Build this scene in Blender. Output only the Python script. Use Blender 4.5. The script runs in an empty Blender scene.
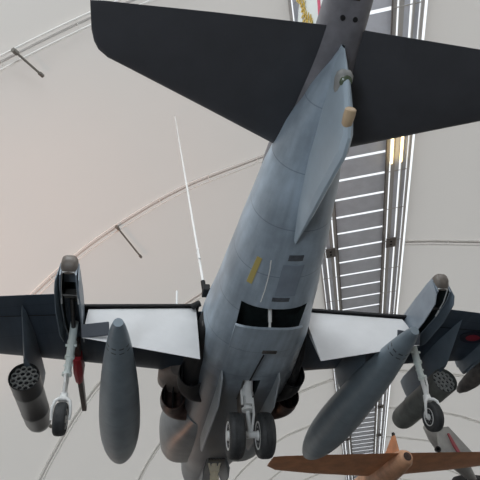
import bpy, bmesh, math, random
from mathutils import Vector, Matrix
random.seed(4)
PI = math.pi
col = bpy.context.scene.collection

# ------------------------------------------------------------------ materials
def mat(name, c, rough=.5, metal=0., var=.0, scale=3., bump=0., bscale=40., c2=None, spec=.5):
    m = bpy.data.materials.new(name); m.use_nodes = True
    nt = m.node_tree; b = nt.nodes['Principled BSDF']
    b.inputs['Base Color'].default_value = (*c, 1); b.inputs['Roughness'].default_value = rough
    b.inputs['Metallic'].default_value = metal; b.inputs['Specular IOR Level'].default_value = spec
    tc = nt.nodes.new('ShaderNodeTexCoord')
    if var or c2:
        n = nt.nodes.new('ShaderNodeTexNoise'); n.inputs['Scale'].default_value = scale
        n.inputs['Detail'].default_value = 5; n.inputs['Roughness'].default_value = .6
        r = nt.nodes.new('ShaderNodeValToRGB')
        lo = c2 if c2 else tuple(x * (1 - var) for x in c)
        hi = c if c2 else tuple(min(1, x * (1 + var)) for x in c)
        r.color_ramp.elements[0].color = (*lo, 1); r.color_ramp.elements[1].color = (*hi, 1)
        r.color_ramp.elements[0].position = .35; r.color_ramp.elements[1].position = .65
        nt.links.new(tc.outputs['Object'], n.inputs['Vector'])
        nt.links.new(n.outputs['Fac'], r.inputs['Fac']); nt.links.new(r.outputs['Color'], b.inputs['Base Color'])
    if bump:
        n = nt.nodes.new('ShaderNodeTexNoise'); n.inputs['Scale'].default_value = bscale
        bp = nt.nodes.new('ShaderNodeBump'); bp.inputs['Strength'].default_value = bump; bp.inputs['Distance'].default_value = .02
        nt.links.new(tc.outputs['Object'], n.inputs['Vector'])
        nt.links.new(n.outputs['Fac'], bp.inputs['Height']); nt.links.new(bp.outputs['Normal'], b.inputs['Normal'])
    return m

def emat(name, c, s):
    m = bpy.data.materials.new(name); m.use_nodes = True
    b = m.node_tree.nodes['Principled BSDF']
    b.inputs['Base Color'].default_value = (*c, 1)
    b.inputs['Emission Color'].default_value = (*c, 1); b.inputs['Emission Strength'].default_value = s
    return m

def paint(name, c, var, rough, front_shade=0):
    """aircraft paint: streaky weathering along the airframe plus thin panel lines"""
    m = mat(name, c, rough, var=var, scale=1.6)
    nt = m.node_tree; b = nt.nodes['Principled BSDF']
    src = b.inputs['Base Color'].links[0].from_socket
    tc = nt.nodes.new('ShaderNodeTexCoord')
    mp = nt.nodes.new('ShaderNodeMapping'); mp.inputs['Scale'].default_value = (9, .7, 6)
    n = nt.nodes.new('ShaderNodeTexNoise'); n.inputs['Scale'].default_value = 1.2; n.inputs['Detail'].default_value = 4
    nt.links.new(tc.outputs['Object'], mp.inputs['Vector']); nt.links.new(mp.outputs[0], n.inputs['Vector'])
    r = nt.nodes.new('ShaderNodeMapRange'); r.inputs['From Min'].default_value = .3; r.inputs['From Max'].default_value = .7
    r.inputs['To Min'].default_value = .82; r.inputs['To Max'].default_value = 1.12
    nt.links.new(n.outputs['Fac'], r.inputs['Value'])
    mx = nt.nodes.new('ShaderNodeMix'); mx.data_type = 'RGBA'; mx.blend_type = 'MULTIPLY'; mx.inputs['Factor'].default_value = 1
    nt.links.new(src, mx.inputs['A']); nt.links.new(r.outputs['Result'], mx.inputs['B'])
    sp = nt.nodes.new('ShaderNodeSeparateXYZ'); nt.links.new(tc.outputs['Object'], sp.inputs[0])
    last = mx.outputs['Result']
    def math_(op, a, bb=None):
        q = nt.nodes.new('ShaderNodeMath'); q.operation = op
        nt.links.new(a, q.inputs[0])
        if bb is not None: q.inputs[1].default_value = bb
        return q.outputs[0]
    fy = math_('FRACT', math_('MULTIPLY', sp.outputs['Y'], 1.45)); ln = math_('LESS_THAN', fy, .017)
    k = math_('MULTIPLY', ln, .45)
    if front_shade:  # forward belly darkened in the colour to stand in for dimmer light
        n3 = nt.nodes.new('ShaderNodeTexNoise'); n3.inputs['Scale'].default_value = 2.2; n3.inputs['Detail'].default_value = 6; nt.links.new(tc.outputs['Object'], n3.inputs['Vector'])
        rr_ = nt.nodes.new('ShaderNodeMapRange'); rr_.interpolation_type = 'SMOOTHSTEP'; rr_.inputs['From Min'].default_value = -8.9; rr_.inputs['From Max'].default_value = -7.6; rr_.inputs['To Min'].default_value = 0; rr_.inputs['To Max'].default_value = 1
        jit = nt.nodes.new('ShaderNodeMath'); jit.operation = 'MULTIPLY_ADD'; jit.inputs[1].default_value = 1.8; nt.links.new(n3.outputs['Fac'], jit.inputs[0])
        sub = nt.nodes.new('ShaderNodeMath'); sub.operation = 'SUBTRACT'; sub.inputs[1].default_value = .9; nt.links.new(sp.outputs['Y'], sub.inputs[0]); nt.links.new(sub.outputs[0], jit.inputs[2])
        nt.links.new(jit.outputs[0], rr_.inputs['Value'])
        k3 = nt.nodes.new('ShaderNodeMix'); k3.data_type = 'RGBA'; f3 = math_('MULTIPLY', rr_.outputs['Result'], front_shade); nt.links.new(f3, k3.inputs['Factor'])
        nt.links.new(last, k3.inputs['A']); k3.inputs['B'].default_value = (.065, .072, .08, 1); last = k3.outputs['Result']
    m2 = nt.nodes.new('ShaderNodeMix'); m2.data_type = 'RGBA'
    nt.links.new(k, m2.inputs['Factor']); nt.links.new(last, m2.inputs['A'])
    m2.inputs['B'].default_value = (c[0] * .3, c[1] * .3, c[2] * .3, 1)
    nt.links.new(m2.outputs['Result'], b.inputs['Base Color'])
    return m

M = {}
M['belly'] = paint('belly paint', (.33, .395, .46), .17, .36, front_shade=.85)
M['cowl'] = mat('shaded intake cowl', (.16, .19, .21), .42, var=.18, scale=3)  # darker tone paints the dim light at the front into the cowl
M['vfin'] = mat('ventral fin paint', (.40, .48, .55), .42, var=.05, scale=3)
M['nfair'] = mat('nozzle fairing paint', (.26, .215, .19), .5, var=.15, scale=6)
M['strake'] = mat('strake paint', (.33, .36, .38), .45, var=.08)
M['hatch'] = mat('hatch paint', (.24, .285, .34), .45, var=.1)
M['hatchd'] = mat('dark hatch', (.09, .10, .115), .55, var=.3, scale=12)
M['boom'] = mat('boom paint', (.17, .165, .18), .5, var=.2, scale=4)
M['dark'] = paint('dark grey paint', (.046, .066, .092), .14, .5)
M['tailp'] = mat('tailplane paint', (.055, .056, .064), .55, var=.10, scale=2)
M['tank'] = mat('tank paint', (.18, .225, .26), .42, var=.12, scale=3)
M['pyl'] = mat('pylon paint', (.14, .175, .21), .5, var=.1)
M['flap'] = mat('flap paint', (.66, .66, .665), .45, var=.04, scale=3)
M['flapfair'] = mat('flap fairing paint', (.06, .068, .085), .5)
M['black'] = mat('black', (.008, .008, .009), .7)
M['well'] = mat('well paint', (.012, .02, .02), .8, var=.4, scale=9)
M['strut'] = mat('mint strut paint', (.86, .93, .89), .35)
M['white'] = mat('white paint', (.88, .88, .86), .35)
M['metal'] = mat('worn metal', (.42, .40, .37), .35, metal=.8, var=.2, scale=12)
M['dmetal'] = mat('dark metal', (.10, .095, .09), .45, metal=.7, var=.2, scale=12)
M['tyre'] = mat('tyre rubber', (.042, .044, .046), .65, var=.2, scale=14)
M['tubew'] = mat('launch tube metal', (.5, .5, .48), .4)
M['pod'] = mat('rocket pod paint', (.022, .023, .025), .30, var=.15, scale=8)
M['podg'] = mat('olive grey pod paint', (.13, .14, .13), .5, var=.2, scale=6)
M['bronze'] = mat('heat stained nozzle', (.06, .035, .03), .45, metal=.4, var=.4, scale=9)
M['cap'] = mat('sponson end paint', (.17, .145, .125), .45, var=.15, scale=9)
M['door'] = mat('sponson door paint', (.24, .28, .325), .4, var=.1)
M['tan'] = mat('tan plastic', (.52, .38, .24), .5)
M['green'] = mat('green lens', (.10, .13, .08), .25)
M['red'] = mat('red cover', (.42, .02, .03), .5)
M['red2'] = mat('faded red stripe', (.32, .07, .085), .6)
M['yellow'] = mat('yellow marking', (.50, .40, .13), .5)
M['blue'] = mat('roundel blue', (.012, .016, .03), .5)
M['rred'] = mat('roundel red', (.28, .02, .04), .5)
M['brown'] = mat('brown aircraft paint', (.58, .26, .125), .5, var=.16, scale=3)
M['lbrown'] = mat('light brown paint', (.60, .33, .20), .5, var=.2, scale=4)
M['grey2'] = mat('pale grey paint', (.30, .30, .29), .5, var=.15, scale=2)
M['store'] = mat('mottled store paint', (.14, .12, .11), .55, c2=(.055, .05, .05), scale=7)
M['finw'] = mat('fin white', (.72, .76, .74), .4)
M['pink'] = mat('fin pink stripe', (.62, .06, .14), .4)
M['gold'] = mat('gold emblem', (.62, .42, .06), .35, metal=.3)
M['cable'] = mat('steel cable', (.92, .92, .90), .4)
M['plate'] = mat('bracket plate', (.20, .18, .17), .5)
M['rail'] = mat('track grey', (.62, .60, .58), .5)
M['railw'] = mat('track white', (.85, .85, .84), .35)
M['panel'] = mat('skylight panel', (.84, .87, .95), .6, var=.05, scale=2)
M['rib'] = mat('rib white', (.92, .91, .87), .4)
M['dstrut'] = mat('grey strut', (.22, .21, .19), .4, metal=.2)
M['floor'] = mat('floor', (.14, .135, .13), .5, var=.15, scale=.6)
M['wall'] = mat('wall', (.50, .48, .46), .8, var=.05, scale=.4)
M['lamp'] = emat('tube lamp', (1, .78, .42), 3.0)

def membrane():
    m = bpy.data.materials.new('membrane'); m.use_nodes = True
    nt = m.node_tree; nt.nodes.clear()
    out = nt.nodes.new('ShaderNodeOutputMaterial'); ad = nt.nodes.new('ShaderNodeMixShader')
    d = nt.nodes.new('ShaderNodeBsdfDiffuse'); t = nt.nodes.new('ShaderNodeBsdfTranslucent')
    n = nt.nodes.new('ShaderNodeTexNoise'); n.inputs['Scale'].default_value = .35; n.inputs['Detail'].default_value = 3
    tc = nt.nodes.new('ShaderNodeTexCoord'); r = nt.nodes.new('ShaderNodeValToRGB')
    nt.links.new(tc.outputs['Object'], n.inputs['Vector']); nt.links.new(n.outputs['Fac'], r.inputs['Fac'])
    r.color_ramp.elements[0].color = (.66, .625, .59, 1); r.color_ramp.elements[1].color = (.72, .685, .64, 1)
    nt.links.new(r.outputs['Color'], d.inputs['Color']); t.inputs['Color'].default_value = (.72, .69, .655, 1)
    ad.inputs['Fac'].default_value = .45
    nt.links.new(d.outputs[0], ad.inputs[1]); nt.links.new(t.outputs[0], ad.inputs[2])
    nt.links.new(ad.outputs[0], out.inputs['Surface'])
    return m
M['membrane'] = membrane()

# ------------------------------------------------------------------ helpers
def P(x, s, z): return Vector((x, -s, z))          # aircraft station s runs from the nose back

def obj(name, bm, m, parent=None, smooth=True, bevel=0., autos=40, recalc=True):
    if recalc: bmesh.ops.recalc_face_normals(bm, faces=bm.faces)
    me = bpy.data.meshes.new(name); bm.to_mesh(me); bm.free()
    for mm in (m if isinstance(m, (list, tuple)) else [m]): me.materials.append(mm)
    o = bpy.data.objects.new(name, me); col.objects.link(o)
    if smooth:
        for p in me.polygons: p.use_smooth = True
        e = me.edges; 
        bm2 = bmesh.new(); bm2.from_mesh(me)
        for ed in bm2.edges:
            if len(ed.link_faces) == 2 and ed.calc_face_angle(0) > math.radians(autos): ed.smooth = False
        bm2.to_mesh(me); bm2.free()
    if bevel:
        b = o.modifiers.new('bevel', 'BEVEL'); b.width = bevel; b.segments = 2; b.limit_method = 'ANGLE'; b.angle_limit = .6
    if parent is not None:
        o.parent = parent; o.matrix_parent_inverse = Matrix.Identity(4)
        w = parent; off = Vector((0, 0, 0))
        while w is not None: off += w.location; w = w.parent
        o.location = -off                           # meshes are written in world coordinates; re-express under the parent
    return o

def thing(name, label, cat, loc=(0, 0, 0), group=None):
    o = bpy.data.objects.new(name, None); col.objects.link(o); o.location = loc; o.empty_display_size = .2
    o['label'] = label; o['category'] = cat
    if group: o['group'] = group
    return o
def tag(o, label, cat, group=None):
    o['label'] = label; o['category'] = cat
    if group: o['group'] = group
    return o
def struct(o): o['kind'] = 'structure'; return o

def rings_loft(bm, rings, cap0=True, cap1=True, closed=True, mi=0):
    vs = [[bm.verts.new(p) for p in r] for r in rings]
    n = len(vs[0])
    for a, b in zip(vs, vs[1:]):
        for i in range(n if closed else n - 1):
            j = (i + 1) % n
            f = bm.faces.new((a[i], a[j], b[j], b[i])); f.material_index = mi
    if cap0 and closed: bm.faces.new(vs[0]).material_index = mi
    if cap1 and closed: bm.faces.new(list(reversed(vs[-1]))).material_index = mi
    return vs

def box(bm, c, d, rot=None, mi=0):
    c = Vector(c); hx, hy, hz = d[0] / 2, d[1] / 2, d[2] / 2
    R_ = rot if rot else Matrix.Identity(3)
    v = [bm.verts.new(c + R_ @ Vector((x * hx, y * hy, z * hz))) for x in (-1, 1) for y in (-1, 1) for z in (-1, 1)]
    for f in ((0, 1, 3, 2), (4, 6, 7, 5), (0, 4, 5, 1), (2, 3, 7, 6), (0, 2, 6, 4), (1, 5, 7, 3)):
        bm.faces.new([v[i] for i in f]).material_index = mi

def frame(d):
    d = d.normalized(); a = Vector((0, 0, 1)) if abs(d.z) < .9 else Vector((1, 0, 0))
    x = d.cross(a).normalized(); return x, d.cross(x).normalized()

def tube(bm, a, b, r, r2=None, n=16, mi=0, cap=True):
    a = Vector(a); b = Vector(b); r2 = r if r2 is None else r2
    x, y = frame(b - a)
    rings = [[p + (x * math.cos(t * 2 * PI / n) + y * math.sin(t * 2 * PI / n)) * rr for t in range(n)] for p, rr in ((a, r), (b, r2))]
    rings_loft(bm, rings, cap, cap, mi=mi)

def path(bm, pts, r, n=8, mi=0):
    pts = [Vector(p) for p in pts]; rings = []
    x, y = frame(pts[1] - pts[0])
    for i, p in enumerate(pts):
        d = (pts[min(i + 1, len(pts) - 1)] - pts[max(i - 1, 0)]).normalized()
        x = (x - d * x.dot(d)).normalized(); y = d.cross(x)
        rr = r[i] if isinstance(r, (list, tuple)) else r
        rings.append([p + (x * math.cos(k * 2 * PI / n) + y * math.sin(k * 2 * PI / n)) * rr for k in range(n)])
    rings_loft(bm, rings, mi=mi)

def lathe(bm, a, d, prof, n=28, mi=0, cap0=True, cap1=True):
    """prof: (distance along d, radius)"""
    a = Vector(a); d = Vector(d).normalized(); x, y = frame(d)
    rings_loft(bm, [[a + d * t + (x * math.cos(k * 2 * PI / n) + y * math.sin(k * 2 * PI / n)) * max(r, .0005) for k in range(n)] for t, r in prof], cap0, cap1, mi=mi)

def section(s, xc, zc, hw, up, dn, e=2.3, n=48):
    out = []
    for i in range(n):
        t = 2 * PI * i / n; c, sn = math.cos(t), math.sin(t)
        x = hw * math.copysign(abs(c) ** (2 / e), c); z = math.copysign(abs(sn) ** (2 / e), sn)
        out.append(P(xc + x, s, zc + z * (up if z > 0 else dn)))
    return out
def interp(tab, s):
    for a, b in zip(tab, tab[1:]):
        if s <= b[0]:
            t = max(0, (s - a[0]) / (b[0] - a[0])); t2 = t * t * (3 - 2 * t) * .35 + t * .65
            return [a[i] + (b[i] - a[i]) * t2 for i in range(1, len(a))]
    return list(tab[-1][1:])

def boolean_cut(o, cutters):
    for c in cutters:
        md = o.modifiers.new('cut', 'BOOLEAN'); md.object = c; md.operation = 'DIFFERENCE'; md.solver = 'EXACT'
    dg = bpy.context.evaluated_depsgraph_get(); dg.update()
    me = bpy.data.meshes.new_from_object(o.evaluated_get(dg))
    o.modifiers.clear(); o.data = me
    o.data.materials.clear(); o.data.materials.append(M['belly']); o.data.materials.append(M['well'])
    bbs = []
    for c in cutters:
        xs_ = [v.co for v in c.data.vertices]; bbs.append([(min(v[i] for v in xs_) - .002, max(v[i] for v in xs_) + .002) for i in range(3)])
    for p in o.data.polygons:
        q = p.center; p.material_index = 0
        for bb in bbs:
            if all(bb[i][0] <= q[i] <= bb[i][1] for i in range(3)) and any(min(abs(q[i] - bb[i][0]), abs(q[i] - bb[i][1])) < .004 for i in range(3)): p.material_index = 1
    for c in cutters: bpy.data.objects.remove(c)

# ------------------------------------------------------------------ the suspended jump jet
jet = thing('military_jet', 'large grey jump jet hung from the ceiling, gear down, seen from below its tail', 'aircraft', (0, -8, 1.7))

#        s     hw   zc    up    dn   e
FUS = [(.25, .06, 1.50, .06, .06, 2),
       (.8, .30, 1.52, .30, .30, 2),
       (1.8, .50, 1.62, .60, .48, 2),
       (3.0, .62, 1.72, .85, .62, 2.2),
       (4.0, .78, 1.75, .85, .72, 2.3),
       (5.2, .86, 1.75, .75, .76, 2.4),
       (6.6, .86, 1.75, .62, .76, 2.5),
       (7.8, .84, 1.74, .62, .75, 2.5),
       (8.8, .78, 1.75, .62, .68, 2.4),
       (9.7, .66, 1.78, .60, .58, 2.3),
       (10.5, .56, 1.86, .56, .50, 2.2),
       (11.3, .455, 1.95, .50, .42, 2.1),
       (12.0, .34, 2.03, .40, .32, 2.0),
       (12.5, .19, 2.02, .20, .20, 2.0),
       (12.93, .012, 2.04, .03, .03, 2.0)]
bm = bmesh.new()
ss = [.25 + (12.93 - .25) * i / 90 for i in range(91)]
rr = []
for s in ss:
    hw, zc, up, dn, e = interp(FUS, s); rr.append(section(s, 0, zc, hw, up, dn, e))
rings_loft(bm, rr)
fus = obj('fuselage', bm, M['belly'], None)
# recesses: the airbrake well and the main wheel bay
bm = bmesh.new(); box(bm, P(0.0, 9.32, 1.12), (.86, 1.0, .62)); c1 = obj('cut', bm, M['well'], smooth=False)
bm = bmesh.new(); box(bm, P(0, 7.86, 1.15), (.26, .62, .7)); c2 = obj('cut', bm, M['well'], smooth=False)
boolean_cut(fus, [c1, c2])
fus.parent = jet; fus.location = -jet.location
# the ramp between well floor and tail is closed by the fuselage itself; the airbrake panel hangs from its front edge
def belly_patch(name, s0, s1, hw, drop, m, th=.03, par=jet, nx=17, ny=9):
    """a curved panel that follows the belly, hinged at s0 and dropped by 'drop' metres at s1"""
    bm = bmesh.new(); top = []; bot = []
    for j in range(ny):
        t = j / (ny - 1); s = s0 + (s1 - s0) * t
        w_, zc, up, dn, e = interp(FUS, s); a = []; b = []
        for i in range(nx):
            x = hw * (2 * i / (nx - 1) - 1)
            z = zc - dn * (1 - (abs(x) / w_) ** e) ** (1 / e) - .006 - drop * t
            # trailing edge bows aft in the middle
            sx = s + .10 * t * (1 - (x / hw) ** 2) - .05
            b.append(bm.verts.new(P(x, sx, z))); a.append(bm.verts.new(P(x, sx, z + th)))
        top.append(a); bot.append(b)
    for j in range(ny - 1):
        for i in range(nx - 1):
            bm.faces.new((bot[j][i], bot[j][i + 1], bot[j + 1][i + 1], bot[j + 1][i]))
            bm.faces.new((top[j][i], top[j + 1][i], top[j + 1][i + 1], top[j][i + 1]))
    for i in range(nx - 1):
        bm.faces.new((bot[0][i], top[0][i], top[0][i + 1], bot[0][i + 1]))
        bm.faces.new((bot[-1][i], bot[-1][i + 1], top[-1][i + 1], top[-1][i]))
    for j in range(ny - 1):
        bm.faces.new((bot[j][0], bot[j + 1][0], top[j + 1][0], top[j][0]))
        bm.faces.new((bot[j][-1], top[j][-1], top[j + 1][-1], bot[j + 1][-1]))
    return obj(name, bm, m, par)
ab = belly_patch('airbrake', 8.80, 9.50, .455, .09, M['belly'], .035)
bm = bmesh.new(); tube(bm, P(0, 9.44, 1.12), P(0, 9.60, 1.42), .018); tube(bm, P(0, 9.50, 1.22), P(0, 9.60, 1.42), .026)
obj('airbrake_jack', bm, M['white'], jet)
bm = bmesh.new(); box(bm, P(.03, 9.20, .945), (.20, .07, .02)); obj('access_panel', bm, M['dmetal'], ab, bevel=.008)
bm = bmesh.new(); path(bm, [P(.0, 9.0, 1.0), P(-.02, 8.7, .995), P(-.045, 8.25, .985)], .012); obj('drain_pipe', bm, M['black'], jet)

def belly_z(s, x):
    w_, zc, up, dn, e = interp(FUS, s); return zc - dn * (1 - (min(abs(x), w_ * .99) / w_) ** e) ** (1 / e)
bm = bmesh.new(); path(bm, [P(x, s, belly_z(s, x) - .004) for s, x in ((9.92, -.21), (10.1, -.195), (10.3, -.19), (10.45, -.195), (10.58, -.21))], .007, 6); obj('white_seal_line', bm, M['white'], jet)
# inspection hatches and small vents on the belly
for s0, s1, xa, xb, m in ((10.05, 10.55, -.06, .20, 'hatch'), (10.62, 10.70, -.02, .16, 'hatchd'), (9.96, 10.02, -.08, .14, 'hatchd'), (8.98, 9.03, -.34, -.22, 'hatchd'), (9.05, 9.13, -.20, .0, 'hatchd')):
    bm = bmesh.new(); N_ = 6; g = [[bm.verts.new(P(xa + (xb - xa) * i / N_, s, belly_z(s, xa + (xb - xa) * i / N_) - (.003 if s > 9.6 else .022))) for i in range(N_ + 1)] for s in (s0, (s0 + s1) / 2, s1)]
    for j in range(2):
        for i in range(N_): bm.faces.new((g[j][i], g[j][i + 1], g[j + 1][i + 1], g[j + 1][i]))
    r_ = bmesh.ops.extrude_face_region(bm, geom=bm.faces[:]); bmesh.ops.translate(bm, vec=(0, 0, -.006), verts=[v for v in r_['geom'] if isinstance(v, bmesh.types.BMVert)])
    obj('inspection_hatch', bm, M[m], jet if s0 > 9.6 else ab, smooth=False)
# flank louvres and latches
for sd in (-1, 1):
    for k in range(3):
        bm = bmesh.new(); box(bm, P(sd * .775, 8.75 - .13 * k, 1.62), (.03, .05, .09)); obj('flank_latch', bm, M['dmetal'], jet, smooth=False, bevel=.006)

# tail boom: darker tube behind the belly paint, with its openings
bm = bmesh.new()
TB = [(10.6, .42, 2.1, .30, .30, 2.2), (11.5, .40, 2.14, .36, .30, 2.2), (12.1, .315, 2.17, .33, .24, 2.2), (12.9, .225, 2.26, .24, .20, 2.3), (13.6, .20, 2.36, .20, .17, 2.3), (14.35, .13, 2.45, .13, .10, 2.2)]
rings_loft(bm, [section(s, 0, *(lambda q: (q[1], q[0], q[2], q[3], q[4]))(interp(TB, s))) for s in [10.6 + 3.75 * i / 30 for i in range(31)]])
boom = obj('tail_boom', bm, M['boom'], jet)
bm = bmesh.new()
box(bm, P(-.03, 13.36, 2.145), (.15, .13, .03)); obj('tail_vent', bm, M['bronze'], boom, smooth=False, bevel=.01)
for x_ in (-.07, .045):
    bm = bmesh.new(); tube(bm, P(x_, 13.15, 2.095), P(x_, 13.15, 2.15), .022); obj('drain_port', bm, M['black'], boom)

# ventral fin
def plate(bm, pts, x0, x1, mi=0, taper=None):
    """polygon (s,z) in the fore-aft plane extruded from x0 to x1"""
    a = [bm.verts.new(P(x0, s, z)) for s, z in pts]; b = [bm.verts.new(P(x1, s, z)) for s, z in pts]
    n = len(pts)
    bm.faces.new(a).material_index = mi; bm.faces.new(list(reversed(b))).material_index = mi
    for i in range(n):
        bm.faces.new((a[i], b[i], b[(i + 1) % n], a[(i + 1) % n])).material_index = mi
bm = bmesh.new()
cs = [(10.9, 1.40, 1.50, .012), (11.4, 1.315, 1.6, .05), (11.9, 1.24, 1.72, .055), (12.4, 1.155, 1.85, .05), (12.56, 1.20, 1.9, .045), (12.68, 1.36, 1.95, .04), (12.80, 1.62, 2.0, .03), (12.93, 1.98, 2.08, .01)]
rings_loft(bm, [[P(-.3 * h, s, zb), P(-h, s, zb + .05), P(-h * 1.6, s, zt), P(h * 1.6, s, zt), P(h, s, zb + .05), P(.3 * h, s, zb)] for s, zb, zt, h in cs])
vf = obj('ventral_fin', bm, M['vfin'], jet, autos=30)
bm = bmesh.new(); lathe(bm, P(-.02, 12.60, 1.31), (0, -1, .25), [(0, .03), (.02, .046), (.10, .052), (.15, .048), (.16, .036), (.162, 0)]); obj('antenna_cap', bm, M['tan'], vf)
bm = bmesh.new(); lathe(bm, P(-.01, 12.62, 1.72), (.05, -1, .3), [(0, .03), (.06, .065), (.15, .082), (.2, .076), (.235, .045), (.245, 0)])
rw = obj('warning_receiver', bm, M['grey2'], vf)
bm = bmesh.new(); lathe(bm, P(.0, 12.78, 1.715), (.0, -.45, -.9), [(0, .06), (.035, .05), (.05, .025), (.052, 0)]); obj('receiver_lens', bm, M['green'], vf)

# vertical fin, far side above the tailplane, in its commemorative colours
bm = bmesh.new()
def fin_ring(z, s0, s1, th):
    pr = [(0, 0), (.04, .5), (.15, .9), (.35, 1), (.65, .7), (.9, .22), (1, .04), (.9, -.22), (.65, -.7), (.35, -1), (.15, -.9), (.04, -.5)]
    return [P(th * b, s0 + (s1 - s0) * a, z) for a, b in pr]
rings_loft(bm, [fin_ring(2.3, 10.9, 13.2, .09), fin_ring(2.7, 11.3, 13.3, .08), (fin_ring(3.3, 11.95, 13.38, .06)), fin_ring(4.0, 12.6, 13.5, .04), fin_ring(4.25, 12.95, 13.5, .02)])
fin = obj('vertical_fin', bm, M['finw'], jet, autos=35)
bm = bmesh.new()
def finx(s, z): 
    s0 = 10.9 + (z - 2.3) * .95; s1 = 13.2 + (z - 2.3) * .18; t = (s - s0) / (s1 - s0); th = .09 - (z - 2.3) * .026
    return -th * (1 if t < .4 else max(.05, 1 - (t - .4) * 1.55)) - .006
v1 = [P(finx(s, z), s, z) for s, z in [(12.66, 2.55), (12.84, 3.0), (13.0, 3.5), (13.04, 3.5), (12.90, 3.0), (12.73, 2.55)]]
bm.faces.new([bm.verts.new(p) for p in v1]); r_ = bmesh.ops.extrude_face_region(bm, geom=bm.faces[:])
bmesh.ops.translate(bm, vec=(-.006, 0, 0), verts=[v for v in r_['geom'] if isinstance(v, bmesh.types.BMVert)])
obj('fin_stripe', bm, M['pink'], fin, smooth=False)
bm = bmesh.new()   # wreath emblem: a curved stalk with leaf pairs
for k in range(22):
    z = 2.86 + k * .042; sc_ = 12.60 + .03 * math.sin(k * .5); side = -1 if k % 2 else 1
    p = P(finx(sc_, z) - .004, sc_, z); d = Vector((0, -side * .75, .65)).normalized(); n_ = Vector((0, -d.z, d.y)) * .022
    f = bm.faces.new([bm.verts.new(t) for t in (p, p + d * .05 + n_, p + d * .10, p + d * .05 - n_)])
f = bm.faces.new([bm.verts.new(P(finx(12.6 + ds, z) - .004, 12.6 + ds + .03 * math.sin((z - 2.86) / .042 * .5), z)) for ds, z in ((-.012, 2.84), (-.012, 3.8), (.012, 3.8), (.012, 2.84))])
r_ = bmesh.ops.extrude_face_region(bm, geom=bm.faces[:])
bmesh.ops.translate(bm, vec=(-.008, 0, 0), verts=[v for v in r_['geom'] if isinstance(v, bmesh.types.BMVert)])
obj('wreath_emblem', bm, M['gold'], fin, smooth=False)

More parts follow.
